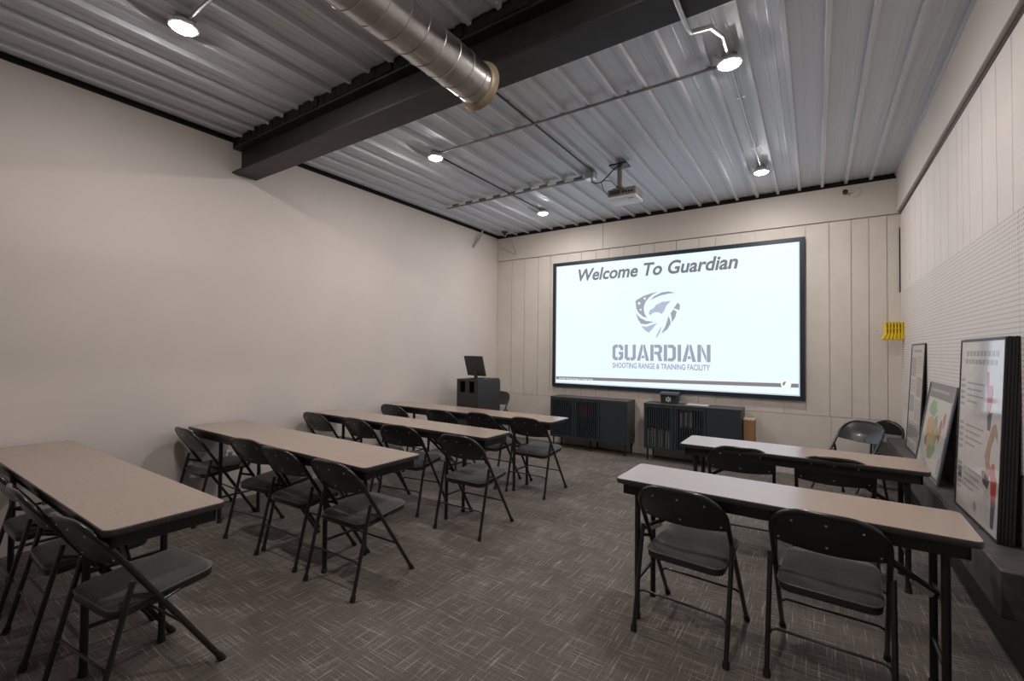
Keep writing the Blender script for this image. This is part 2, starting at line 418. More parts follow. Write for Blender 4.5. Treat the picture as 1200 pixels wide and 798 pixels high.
# ------------------------------------------------------------------ conduits
ZK = 3.302
def conduit(name, pts, label, r=.011, mat='conduit_steel', clips=True, cat='conduit'):
    o = MB().tube([Vector(p)-Vector(pts[0]) for p in pts], r, 8).build(name, mat, smooth=60, loc=pts[0])
    tag(o, label, cat)
    if clips:
        a = Vector(pts[0]); b = Vector(pts[-1]); n = max(1, int((b-a).length/.9))
        for i in range(n):
            p = (b-a)*((i+.5)/n)
            d = (b-a).normalized(); s = Vector((-d.y, d.x, 0))
            MB().bar(p-s*.03+Vector((0, 0, .012)), p+s*.03+Vector((0, 0, .012)), .018, .004).build('strap', 'galvanised', o)
    return o
conduit('electrical_conduit', [(-3.02, 3.225, ZK), (-.51, 3.225, ZK)], 'metal conduit joining the two lamps beyond the beam across the ceiling')
conduit('electrical_conduit', [(-3.07, 3.30, ZK+.004), (-3.07, 5.27, ZK+.004)], 'thin conduit between the two far lamps on the left', .009, 'black_steel')
conduit('electrical_conduit', [(-.456, 3.25, ZK+.004), (-.456, 5.22, ZK+.004)], 'thin conduit between the two lamps at right before the screen', .008)
conduit('electrical_conduit', [(-1.95, 2.3, ZK+.003), (-1.95, 4.42, ZK+.003)], 'thin dark conduit running from the beam to the projector box', .009, 'black_steel')
conduit('electrical_conduit', [(-3.0, 1.112, ZK), (-1.3, 1.112, ZK)], 'conduit leading right from the lamp before the beam')
conduit('electrical_conduit', [(-.52, 1.9, 3.006), (-.52, 2.30, 3.006), (-.52, 2.37, 3.02), (-.46, 2.56, 3.14), (-.456, 2.64, 3.17), (-.456, 2.92, 3.30), (-.456, 3.13, 3.30)],
        'bent metal conduit passing under the beam to the right lamp', .013, 'galvanised', clips=False)
# strut channel; white blocks stand in for its bright reflections between the ribs
st = thing('strut_channel', 'slotted metal strut channel fixed across the far ceiling ribs', 'channel', (-4.07, 4.53, 3.285))
sb = MB(); L_ = 2.05
sb.box(0, L_, -.018, .018, -.004, 0).box(0, L_, -.018, -.0145, 0, .030).box(0, L_, .0145, .018, 0, .030)
sb.build('channel', 'strut_dark', st)
for k in range(10):
    MB().box(.05+k*.2195-.055, .05+k*.2195+.055, -.0225, -.0185, .002, .028).build('clip', 'lamp_white', st) if .05+k*.2195 < L_ else None
jb = thing('junction_box', 'square metal junction box beside the projector mount', 'junction box', (-1.985, 4.47, 3.24))
MB().box(-.05, .05, -.05, .05, 0, .085).build('box', 'galvanised', jb, bevel=.004)
MB().box(-.045, .045, -.054, -.05, .005, .08).build('cover', 'conduit_steel', jb, bevel=.001)
MB().lathe([(.014, -.03), (.016, -.02), (.014, 0)], c=(.02, -.02, 0), seg=12).build('connector', 'lamp_white', jb, smooth=40)

# ------------------------------------------------------------------ projector
pj = thing('projector', 'white and grey projector hanging from the ceiling before the screen', 'projector', (-1.62, 4.50, 2.95))
MB().prism(rrect(-.15, .15, -.12, .12, .02), 0, .028).build('bottom_cover', 'projector_white', pj, bevel=.005, smooth=40)
MB().prism(rrect(-.148, .148, -.118, .118, .02), .028, .105).build('body', 'projector_grey', pj, bevel=.006, smooth=40)
vt = MB()
for k in range(9): vt.box(-.12+k*.013, -.112+k*.013, -.1205, -.117, .045, .09)
vt.build('vent', 'black_steel', pj)
pt = MB()
for k in range(4): pt.box(.01+k*.03, .03+k*.03, -.1205, -.117, .05, .07)
pt.build('port_panel', 'black_steel', pj)
MB().lathe([(.030, 0), (.034, .01), (.034, .03), (.026, .034), (.022, .02)], c=(.08, .118, .055), axis='y', seg=24).build('lens', 'lamp_white', pj, smooth=40)
MB().box(.06, .12, -.09, -.07, -.0006, 0).build('name_plate', 'black_steel', pj)
pm = thing('projector_mount', 'grey pole and plate holding the projector to the ceiling', 'mount', (-1.66, 4.45, 3.055))
MB().lathe([(.024, .035), (.024, .25)], seg=16).build('pole', 'projector_grey', pm, smooth=40)
MB().box(-.09, .09, -.07, .07, .245, .262).build('ceiling_plate', 'black_steel', pm, bevel=.003)
MB().box(-.06, .06, -.05, .05, 0, .014).build('body_plate', 'projector_grey', pm, bevel=.003)
MB().prism([(-.03, .01), (.03, .01), (.03, .045), (-.03, .045)], -.03, .03, 'y').build('swivel', 'projector_grey', pm, bevel=.004)
tag(MB().tube([(-1.965, 4.45, 3.235), (-1.95, 4.43, 3.19), (-1.90, 4.42, 3.165), (-1.84, 4.41, 3.165), (-1.78, 4.40, 3.20), (-1.69, 4.39, 3.27), (-1.61, 4.39, 3.29)], .006, 7).build('power_cable', 'cable_black', smooth=60),
    'black cable looping from the junction box to the mount plate', 'cable')
tag(MB().tube([(-1.84, 4.40, 3.166), (-1.80, 4.39, 3.165), (-1.72, 4.37, 3.14), (-1.66, 4.36, 3.07), (-1.58, 4.375, 3.02)], .004, 7).build('video_cable', 'cable_black', smooth=60),
    'black cable hanging down into the rear of the projector', 'cable')
tag(MB().tube([(-1.84, 4.41, 3.158), (-1.82, 4.38, 3.11), (-1.80, 4.365, 3.06), (-1.755, 4.376, 3.0)], .004, 7).build('video_cable', 'cable_black', smooth=60),
    'short black cable drooping at the left rear of the projector', 'cable')

# ------------------------------------------------------------------ corner devices
ap = thing('smoke_detector', 'round dark device on the ceiling in the far left corner', 'detector', (-4.12, 5.95, 3.317))
MB().lathe([(.065, 0), (.065, -.012), (.055, -.018)], seg=24).build('base', 'bracket_beige', ap, smooth=40)
MB().lathe([(.048, -.018), (.044, -.035), (.022, -.050), (.012, -.075), (.002, -.078)], seg=24).build('dome', 'black_steel', ap, smooth=50)
tag(MB().tube([(-4.480, 5.60, 3.02), (-4.44, 5.62, 3.09), (-4.40, 5.66, 3.16), (-4.39, 5.70, 3.25), (-4.38, 5.72, 3.335)], [.014, .021, .019, .016, .012], 8).build('cable_loop', 'bracket_beige', smooth=60),
    'beige cable curving off the left wall by the far corner', 'cable')
tag(MB().tube([(-4.25, 6.264, 3.31), (-4.10, 6.262, 3.0), (-4.115, 6.262, 2.99), (-4.43, 6.264, 3.14)], .005, 6).build('cable_loop', 'bracket_beige', smooth=60),
    'thin beige wire hanging in a point on the screen wall', 'cable')
cb = thing('spot_camera', 'small black lens on a round beige plate high right of the screen', 'camera', (.37, YB-.022, 3.205))
MB().lathe([(.055, 0), (.055, -.014), (.045, -.02)], axis='y', seg=24).build('plate', 'fascia_paint', cb, smooth=40)
MB().tube([(0, -.015, 0), (-.05, -.05, 0), (-.085, -.06, .0)], .012, 8).build('arm', 'fascia_paint', cb, smooth=60)
MB().lathe([(.018, .0), (.026, -.01), (.026, -.045), (.018, -.05)], c=(-.088, -.03, 0), axis='y', seg=18).build('lens', 'black_steel', cb, smooth=40)

# ------------------------------------------------------------------ projection screen
sc = thing('projection_screen', 'wide projection screen in a dark frame showing a welcome slide', 'screen', (-1.748, YB, 1.815))
SW, SH, FW = 3.305/2, 1.904/2, .052
fr = MB()
o_ = [(-SW, -SH), (SW, -SH), (SW, SH), (-SW, SH)]; i_ = [(-SW+FW, -SH+FW), (SW-FW, -SH+FW), (SW-FW, SH-FW), (-SW+FW, SH-FW)]
vs = [(x, y, z) for y in (-.045, -.001) for x, z in o_+i_]
fs = []
for k in range(4):
    j = (k+1) % 4
    fs += [(k, j, 4+j, 4+k), (8+k, 12+k, 12+j, 8+j), (k, 8+k, 8+j, j), (4+k, 4+j, 12+j, 12+k)]
fr.add(vs, fs).build('frame', 'frame_navy', sc, bevel=.004)
MB().box(-SW+FW-.004, SW-FW+.004, -.030, -.02, -SH+FW-.004, SH-FW+.004).build('picture', 'screen_glow', sc)
YT = -.0312
def W2S(x, z): return (x+1.748, z-1.815)
def poly_on_screen(name, polys, mat, y=YT, th=.0006):
    b = MB()
    for p in polys: b.prism([W2S(*q) for q in p], y, y-th, 'y')
    return b.build(name, mat, sc)
def text_mesh(body, name, mat, parent, x0, x1, zb, ztop, y, shear=0, offset=0, extrude=.0003, ref='H', facing='y'):
    cu = bpy.data.curves.new(name, 'FONT'); cu.body = body; cu.shear = shear; cu.offset = offset; cu.extrude = extrude; cu.resolution_u = 4
    to = bpy.data.objects.new(name+'_tmp', cu); COL.objects.link(to)
    bpy.context.view_layer.update()
    me = bpy.data.meshes.new_from_object(to.evaluated_get(bpy.context.evaluated_depsgraph_get()))
    bpy.data.objects.remove(to)
    xs = [v.co.x for v in me.vertices]; a, c = min(xs), max(xs)
    ys = [v.co.y for v in me.vertices]; top = max(ys)
    sx = (x1-x0)/(c-a); sz = (ztop-zb)/.70
    for v in me.vertices:
        px, pz, d = x0+(v.co.x-a)*sx, zb+v.co.y*sz, v.co.z
        v.co = (px, y-d, pz) if facing == 'y' else d_map(px, pz, d)
    me.materials.clear(); me.materials.append(M[mat])
    o = bpy.data.objects.new(name, me); COL.objects.link(o); o.parent = parent
    return o
def T(body, name, mat, x0, x1, zb, zt, **kw):
    a, z0 = W2S(x0, zb); c, z1 = W2S(x1, zt)
    return text_mesh(body, name, mat, sc, a, c, z0, z1, YT, **kw)
T('Welcome To Guardian', 'title_text', 'slide_dark', -2.975, -.795, 2.467, 2.640, shear=.22, offset=.026)
T('SHOOTING RANGE & TRAINING FACILITY', 'tagline_text', 'slide_mid', -2.423, -1.118, 1.178, 1.250, offset=.022)
T('Guardian Shooting Range & Training Facility', 'footer_text', 'slide_white', -3.29, -2.72, .982, 1.006, offset=.006)
# stencil word: each letter drawn in a 10 x 14 box with a stencil gap
def stencil(word, x0, x1, z0, z1):
    G = {
     'G': [[(2, 0), (5, 0), (5, 2.8), (3.2, 2.8), (2.8, 3.2), (2.8, 10.8), (3.2, 11.2), (5, 11.2), (5, 14), (2, 14), (0, 12), (0, 2)],
           [(5.6, 11.2), (6.8, 11.2), (7.2, 10.8), (7.2, 9), (10, 9), (10, 12), (8, 14), (5.6, 14)],
           [(5.6, 0), (8, 0), (10, 2), (10, 7.6), (5.8, 7.6), (5.8, 5.2), (7.2, 5.2), (7.2, 3.2), (6.8, 2.8), (5.6, 2.8)]],
     'U': [[(0, 14), (0, 2), (2, 0), (4.7, 0), (4.7, 2.8), (3.2, 2.8), (2.8, 3.2), (2.8, 14)], [(10, 14), (10, 2), (8, 0), (5.3, 0), (5.3, 2.8), (6.8, 2.8), (7.2, 3.2), (7.2, 14)]],
     'A': [[(-.4, 0), (2.5, 0), (4.7, 10.4), (4.7, 14), (3.3, 14)], [(10.4, 0), (7.5, 0), (5.3, 10.4), (5.3, 14), (6.7, 14)], [(3.6, 2.2), (6.4, 2.2), (5.9, 4.6), (4.1, 4.6)]],
     'R': [[(0, 0), (2.8, 0), (2.8, 14), (0, 14)], [(3.4, 14), (8, 14), (10, 12), (10, 8), (8.6, 6.3), (10.2, 0), (7.2, 0), (5.8, 5.6), (3.4, 5.6), (3.4, 8), (6.6, 8), (7.2, 8.6), (7.2, 10.8), (6.8, 11.4), (3.4, 11.4)]],
     'D': [[(0, 0), (2.8, 0), (2.8, 14), (0, 14)], [(3.4, 14), (7.6, 14), (10, 11.6), (10, 2.4), (7.6, 0), (3.4, 0), (3.4, 2.7), (6.4, 2.7), (7.2, 3.5), (7.2, 10.5), (6.4, 11.3), (3.4, 11.3)]],
     'I': [[(0, 0), (2.8, 0), (2.8, 14), (0, 14)]],
     'N': [[(0, 0), (2.8, 0), (2.8, 7.6), (2.8, 14), (0, 14)], [(10, 14), (7.2, 14), (7.2, 6), (7.2, 0), (10, 0)], [(3.2, 14), (6.8, 4.6), (6.8, 0), (3.2, 9.4)]]}
    adv = {'I': 2.8}
    tot = sum(adv.get(c, 10) for c in word)+1.4*(len(word)-1); s = (x1-x0)/tot; t = (z1-z0)/14; x = x0; out = []
    for c in word:
        for p in G[c]: out.append([(x+a*s, z0+b_*t) for a, b_ in p])
        x += (adv.get(c, 10)+1.4)*s
    return out
poly_on_screen('logo_text', stencil('GUARDIAN', -2.425, -1.113, 1.285, 1.508), 'slide_mid')
# swirling shield emblem, points read in a picture of 982 x 798 covering the emblem's surroundings
def E2W(u, v):      # to wall coordinates (x, z) on the screen
    return (-2.425+(u-112)*(1.312/(812-112))*(1.0+.00005*(u-460)), 1.508-(v-452)*.00192+(u-460)*.00012)
def emb(polys): return [[E2W(*p) for p in q] for q in polys]
poly_on_screen('emblem', emb([
    [(290, 122), (345, 95), (400, 82), (455, 75), (415, 92), (385, 115), (365, 140), (355, 165), (353, 195), (360, 225), (378, 255), (345, 240), (315, 212), (297, 178)],
    [(400, 128), (430, 103), (480, 84), (530, 82), (575, 98), (530, 98), (470, 105), (425, 120)],
    [(565, 205), (590, 168), (607, 185), (603, 222), (588, 215)],
    [(543, 238), (562, 212), (585, 230), (575, 268), (553, 302), (550, 268)],
    [(480, 375), (508, 325), (530, 255), (540, 280), (545, 310), (522, 348)],
    [(295, 212), (325, 248), (370, 275), (425, 287), (375, 300), (332, 293), (310, 258)]]), 'slide_mid')
poly_on_screen('emblem_light', emb([
    [(335, 310), (375, 318), (450, 296), (422, 332), (392, 362), (365, 345)],
    [(390, 222), (398, 200), (425, 190), (442, 168), (480, 152), (545, 150), (515, 180), (500, 215), (482, 237), (460, 222), (432, 218), (412, 228), (402, 240)],
    [(440, 400), (458, 362), (480, 320), (474, 358), (452, 396)]]), 'slide_soft')
def star(c, r): return [(c[0]+(r if k % 2 == 0 else r*.42)*cos(pi/2+k*pi/5), c[1]+(r if k % 2 == 0 else r*.42)*sin(pi/2+k*pi/5)) for k in range(10)]
poly_on_screen('emblem_stars', [star(E2W(318, 143), .028), star(E2W(360, 113), .024), star(E2W(330, 190), .022), star(E2W(462, 174), .008)], 'slide_white', y=YT-.0008)
poly_on_screen('footer_bar', [[(-3.335, .970), (-.16, 1.012), (-.16, 1.058), (-3.335, 1.016)]], 'slide_bar', y=YT+.0006, th=.0005)
poly_on_screen('picture_edge', [[(-.158, .92), (-.150, .92), (-.150, 2.71), (-.158, 2.71)], [(-3.345, .918), (-.150, .918), (-.150, .928), (-3.345, .928)], [(-3.348, .92), (-3.336, .92), (-3.336, 2.71), (-3.348, 2.71)]], 'slide_edge', y=YT+.0006, th=.0005)
cx_, cz_ = -.285, 1.045
poly_on_screen('corner_badge', [[(cx_+.052*cos(2*pi*k/24), cz_+.058*sin(2*pi*k/24)) for k in range(24)]], 'slide_white', y=YT-.0002)
poly_on_screen('corner_badge_mark', [[(cx_+.03*cos(a)-.005, cz_+.034*sin(a)) for a in [pi*.45+k*.3 for k in range(9)]]+[(cx_-.01, cz_)]], 'slide_bar', y=YT-.0010)

# ------------------------------------------------------------------ folding tables
def make_table(label, x0, x1, y0, y1, rz, group, zt=.735, inset=.46):
    cx, cy = (x0+x1)/2, (y0+y1)/2; hx, hy = (x1-x0)/2, (y1-y0)/2
    t = thing('folding_table', label, 'table', (cx, cy, 0), rz, group)
    top = MB().prism(rrect(-hx+.004, hx-.004, -hy+.004, hy-.004, .03), zt-.018, zt).build('tabletop', 'tan_laminate', t, smooth=40)
    MB().prism(rrect(-hx, hx, -hy, hy, .034), zt-.026, zt-.0015).build('edge_band', 'edge_vinyl', t, bevel=.004, smooth=40)
    ap = MB(); a, b_ = hx-.035, hy-.03
    ap.box(-a, a, -b_, -b_+.014, zt-.082, zt-.022).box(-a, a, b_-.014, b_, zt-.082, zt-.022).box(-a, -a+.014, -b_, b_, zt-.082, zt-.022).box(a-.014, a, -b_, b_, zt-.082, zt-.022)
    ap.build('apron', 'black_steel', t, bevel=.003)
    lx = hx-inset; ly = hy-.07
    for sx in (-1, 1):
        for sy in (-1, 1):
            lg = MB().tube([(sx*lx, sy*ly, .012), (sx*lx, sy*ly, zt-.03)], .0145, 12).build('leg', 'black_steel', t, smooth=60)
            MB().lathe([(.018, 0), (.018, .02), (.015, .025)], c=(sx*lx, sy*ly, 0), seg=12).build('foot', 'black_rubber', lg, smooth=40)
        MB().tube([(sx*lx, -ly, .20), (sx*lx, ly, .20)], .009, 8).build('crossbar', 'black_steel', t, smooth=60)
        MB().tube([(sx*lx, -ly, zt-.055), (sx*lx, ly, zt-.055)], .011, 8).build('pivot_bar', 'black_steel', t, smooth=60)
        br = MB()
        ex = sx*(lx-.40)
        for sy in (-1, 1): br.bar((sx*lx, sy*.012, zt-.30), (ex, sy*.03, zt-.04), .006, .018)
        br.bar((sx*lx, -ly, zt-.30), (sx*lx, ly, zt-.30), .012, .012)
        o = br.build('brace', 'black_steel', t)
        MB().bar((sx*(lx-.02), 0, zt-.302), (sx*(lx-.085), 0, zt-.262), .040, .020).build('brace_lock', 'bracket_beige', o, bevel=.003)
    return t
gl = 'tan folding tables in the left rows'; gr = 'tan folding tables in the right rows'
make_table('long tan folding table nearest the camera, against the left wall', -4.44, -2.147, .567, .987, radians(.2), gl)
make_table('long tan folding table, second from the camera on the left wall', -4.45, -2.115, 1.704, 2.148, radians(-.5), gl)
make_table('long tan folding table, third from the camera on the left wall', -4.43, -2.10, 2.83, 3.187, radians(-.9), gl)
make_table('long tan folding table farthest from the camera, before the lectern', -4.42, -2.068, 3.80, 4.185, radians(-.5), gl)
make_table('short narrow folding table at right nearest the camera', -.888, .517, 2.335, 2.738, radians(-1.2), gr, inset=.10)
make_table('short narrow folding table at right, nearer the screen cabinets', -.84, .557, 3.515, 3.932, 0, gr, inset=.10)

# ------------------------------------------------------------------ folding chairs
# chair frame of reference: rear feet at y = 0, front feet at y = .472, facing +y
TR_ = .0115
def ty(z): return .472-z*.648            # the straight side tube, foot to backrest
def make_chair():
    t = thing('folding_chair', '', 'chair', group='black folding chairs')
    ZS = .50
    for sx in (-1, 1):                                                     # front legs = lower half of the side tube
        o = MB().tube([(sx*.209, ty(.015), .015), (sx*.207, ty(ZS), ZS)], TR_, 10).build('leg', 'black_metal', t, smooth=60)
        MB().tube([(sx*.209, ty(-.0)+.001, .0), (sx*.209, ty(.03), .03)], [.0155, .0145], 10).build('foot_cap', 'black_rubber', o, smooth=50)
    for sx in (-1, 1):                                                     # rear legs
        o = MB().tube([(sx*.217, .004, .015), (sx*.217, .118, .505)], TR_*.95, 10).build('leg', 'black_metal', t, smooth=60)
        MB().tube([(sx*.217, 0, .0), (sx*.217, .008, .03)], [.0155, .0145], 10).build('foot_cap', 'black_rubber', o, smooth=50)
    # arched back frame
    path = []
    wx = .207; zt = .748; rx, rz_ = .135, .115
    path += [(-wx, ty(ZS), ZS), (-wx, ty(.57), .57), (-wx, ty(zt-rz_), zt-rz_)]
    for k in range(1, 9):
        a = radians(90*k/8); z = zt-rz_+rz_*sin(a); path.append((-wx+rx*(1-cos(a)), ty(z)-.006*sin(a), z))
    path.append((0, ty(zt+.003)-.016, zt+.003))
    path += [(-x, y, z) for x, y, z in path[:-1]][::-1]
    MB().tube(path, TR_, 10).build('back_frame', 'black_metal', t, smooth=60)
    # backrest panel, bowed backwards between the tubes
    def back_y(x, z): return ty(z)-.034*(1-(x/.2)**2)*min(1, max(.0, (.752-z)/.12))-.002
    nx, nz = 16, 7; vs = []; cols = []
    for i in range(nx+1):
        x = -.2+.4*i/nx
        d = max(0, abs(x)-(.207-rx)); ztop = zt-rz_+rz_*math.sqrt(max(0, 1-(d/rx)**2))-.002
        zbot = .578-.012*(1-(x/.2)**2)
        ztop = max(ztop, zbot+.02)
        cols.append([(x, back_y(x, zbot+(ztop-zbot)*j/nz), zbot+(ztop-zbot)*j/nz) for j in range(nz+1)])
    n1 = (nx+1)*(nz+1)
    front = [p for c in cols for p in c]; back = [(x, y-.005, z-.003) for x, y, z in front]
    fs = []
    ix = lambda i, j: i*(nz+1)+j
    for i in range(nx):
        for j in range(nz):
            fs.append((ix(i, j), ix(i+1, j), ix(i+1, j+1), ix(i, j+1)))
            fs.append((n1+ix(i, j), n1+ix(i, j+1), n1+ix(i+1, j+1), n1+ix(i+1, j)))
    for i in range(nx):
        for j in (0, nz): fs.append((ix(i, j), ix(i+1, j), n1+ix(i+1, j), n1+ix(i, j)))
    for j in range(nz):
        for i in (0, nx): fs.append((ix(i, j), ix(i, j+1), n1+ix(i, j+1), n1+ix(i, j)))
    bk = MB().add(front+back, fs).build('backrest', 'black_metal', t, smooth=40)
    edge = [(c[0][0], c[0][1]-.0025, c[0][2]-.001) for c in cols]
    MB().tube(edge, .0042, 6).build('lower_rim', 'black_metal', bk, smooth=60)
    for x, z in ((0, .706), (0, .602), (-.123, .700), (.123, .700), (-.179, .598), (.179, .598)):
        y = back_y(x, z)-.005
        MB().lathe([(.0055, .001), (.005, -.0015), (.003, -.003)], c=(x, y, z-.003), axis='y', seg=10).build('rivet', 'rivet_metal', bk, smooth=50)
    # seat: steel pan, padded cushion, welt
    out = []
    for (x, y) in rrect(-.188, .188, .068, .455, .055, 6):
        k = (y-.068)/.387; out.append((x*(1-.05*k), y))
    zs = lambda y: .372+(y-.07)*.075
    nseg = len(out)
    pan = MB(); lay = []
    for dz in (0, .030): lay += [(x, y, zs(y)-.012+dz) for x, y in out]
    pan.add(lay, [tuple(range(nseg-1, -1, -1)), tuple(range(nseg, 2*nseg))]+[(i, (i+1) % nseg, nseg+(i+1) % nseg, nseg+i) for i in range(nseg)])
    pan.build('seat_pan', 'black_metal', t, bevel=.004, smooth=50)
    cu = MB(); rings = [(1., .016), (1.0, .024), (.97, .033), (.90, .039), (.6, .043), (.25, .044)]
    vs = []
    for s_, dz in rings: vs += [((x)*s_, .26+(y-.26)*s_, zs(.26+(y-.26)*s_)+dz) for x, y in out]
    fs = [(r*nseg+i, r*nseg+(i+1) % nseg, (r+1)*nseg+(i+1) % nseg, (r+1)*nseg+i) for r in range(len(rings)-1) for i in range(nseg)]
    fs += [tuple(range(nseg-1, -1, -1)), tuple(range((len(rings)-1)*nseg, len(rings)*nseg))]
    c_ = cu.add(vs, fs).build('seat_cushion', 'grey_fabric', t, smooth=60)
    MB().tube([(x*1.003, .26+(y-.26)*1.003, zs(y)+.0225) for x, y in out], .0042, 6, closed=True).build('piping', 'piping_vinyl', c_, smooth=60)
    # stretchers with turned-down ends
    ylo = .004+.118*(.165/.505)
    MB().tube([(-.215, ylo, .160), (-.205, ylo+.002, .185), (-.185, ylo+.004, .196), (.185, ylo+.004, .196), (.205, ylo+.002, .185), (.215, ylo, .160)], .006, 8).build('rear_stretcher', 'black_metal', t, smooth=60)
    yf = ty(.165)
    MB().tube([(-.207, yf, .160), (-.197, yf-.006, .185), (-.178, yf-.010, .196), (.178, yf-.010, .196), (.197, yf-.006, .185), (.207, yf, .160)], .006, 8).build('front_stretcher', 'black_metal', t, smooth=60)
    for sx in (-1, 1):
        MB().bar((sx*.2125, .105, .452), (sx*.2125, .205, .418), .004, .016).build('hinge_link', 'black_metal', t)
        MB().tube([(sx*.185, .30, .385), (sx*.214, ty(.385)-.0, .385)], .006, 8).build('pivot', 'black_metal', t, smooth=60)
    return t
chair0 = make_chair()
chairs = [
 (-2.394, .535, 6.0, 'black folding chair with grey seat at the right end of the nearest left table'),
 (-3.072, .507, -2.0, 'black folding chair second from the right end of the nearest left table'),
 (-3.70, .512, 0, 'black folding chair third from the right end of the nearest left table'),
 (-2.362, 1.645, 1.4, 'black folding chair at the right end of the second left table, seat fully in view'),
 (-2.95, 1.656, 1.7, 'black folding chair second from the right end of the second left table'),
 (-3.41, 1.685, 7.0, 'black folding chair half hidden behind another at the middle of the second left table'),
 (-4.245, 1.615, -1.6, 'black folding chair tucked in beside the left wall at the second left table'),
 (-4.255, 2.758, -.9, 'black folding chair beside the left wall at the third left table'),
 (-3.613, 2.775, -2.8, 'black folding chair next to the wall-side chair at the third left table'),
 (-3.003, 2.743, 10., 'slightly turned black folding chair seen past the end of the second left table'),
 (-2.284, 2.693, 1.5, 'black folding chair at the right end of the third left table, seat fully in view'),
 (-4.16, 3.70, 0, 'black folding chair nearest the left wall at the farthest left table'),
 (-3.408, 3.70, 0, 'black folding chair second from the left wall at the farthest left table'),
 (-2.921, 3.787, -1.7, 'black folding chair third from the left wall at the farthest left table'),
 (-2.358, 3.794, -.3, 'black folding chair at the right end of the farthest left table'),
 (-.552, 2.273, -4.9, 'black folding chair in the right foreground, the left one of the pair'),
 (.036, 2.291, -3.5, 'black folding chair in the right foreground, the right one of the pair'),
 (-.438, 3.532, 3.9, 'black folding chair at the farther right table, left one of its pair'),
 (.099, 3.542, -.1, 'black folding chair at the farther right table, right one of its pair'),
 (.40, 5.60, 138, 'dark grey folding chair facing the camera in the far right corner'),
 (-4.15, 5.93, 176, 'folding chair mostly hidden behind the lectern at the far left'),
]
for i, (x, y, a, lab) in enumerate(chairs):
    o = chair0 if i == 0 else copy_tree(chair0)
    o.location = (x, y, 0); o.rotation_euler = (0, 0, radians(a)); o['label'] = lab

# ------------------------------------------------------------------ lectern, monitor
lc = thing('lectern', 'charcoal box lectern with two cubby holes by the left wall', 'lectern', (-3.99, 5.16, 0))
W_, D_, H_ = .185, .265, 1.005
b = MB(); b.box(-W_, -W_+.018, -D_, D_, 0, H_-.02); b.build('side_panel', 'charcoal_laminate', lc, bevel=.003)
pts = [(-D_, 0), (D_, 0), (D_, H_-.06)]+arc((D_-.06, H_-.06), .06, 0, 90, 6)+[(-D_, H_)]
MB().prism(pts, W_-.018, W_, 'x').build('side_panel', 'charcoal_laminate', lc, bevel=.002)
b = MB(); b.box(-W_+.018, W_-.018, -D_, -D_+.018, 0, .82).box(-W_+.018, -W_+.06, -D_, -D_+.018, .82, H_-.03).box(-.035, .035, -D_, -D_+.018, .82, H_-.03).box(W_-.06, W_-.018, -D_, -D_+.018, .82, H_-.03).box(-W_+.018, W_-.018, -D_, -D_+.018, H_-.03, H_-.02)
b.build('front_panel', 'charcoal_laminate', lc)
b = MB(); b.box(-W_+.018, W_-.018, -D_+.018, D_-.02, .80, .815).box(-W_+.018, W_-.018, -.02, 0, .815, H_-.025)
b.build('cubby_shelf', 'charcoal_laminate', lc)
MB().box(-W_, W_-.018, -D_-.004, D_, H_-.02, H_).build('top', 'charcoal_laminate', lc, bevel=.003)
mo = thing('monitor', 'dark monitor seen from behind, tilted back on the lectern', 'monitor', (-3.95, 5.06, H_), radians(-10))
rx = Matrix.Rotation(radians(16), 4, 'X')
MB().prism(rrect(-.185, .185, 0, .285, .008), -.012, .012, 'y').xf(Matrix.Translation((0, 0, .045)) @ rx).build('display', 'monitor_plastic', mo, bevel=.003)
MB().prism(rrect(-.17, .17, .014, .27, .004), .0121, .0128, 'y').xf(Matrix.Translation((0, 0, .045)) @ rx).build('glass', 'black_steel', mo)
MB().prism(rrect(-.09, .09, -.07, .07, .02), 0, .012).build('base', 'monitor_plastic', mo, bevel=.003)
MB().bar((0, -.02, .01), (0, -.022, .14), .06, .02, up=(0, 1, 0)).build('neck', 'monitor_plastic', mo, bevel=.003)

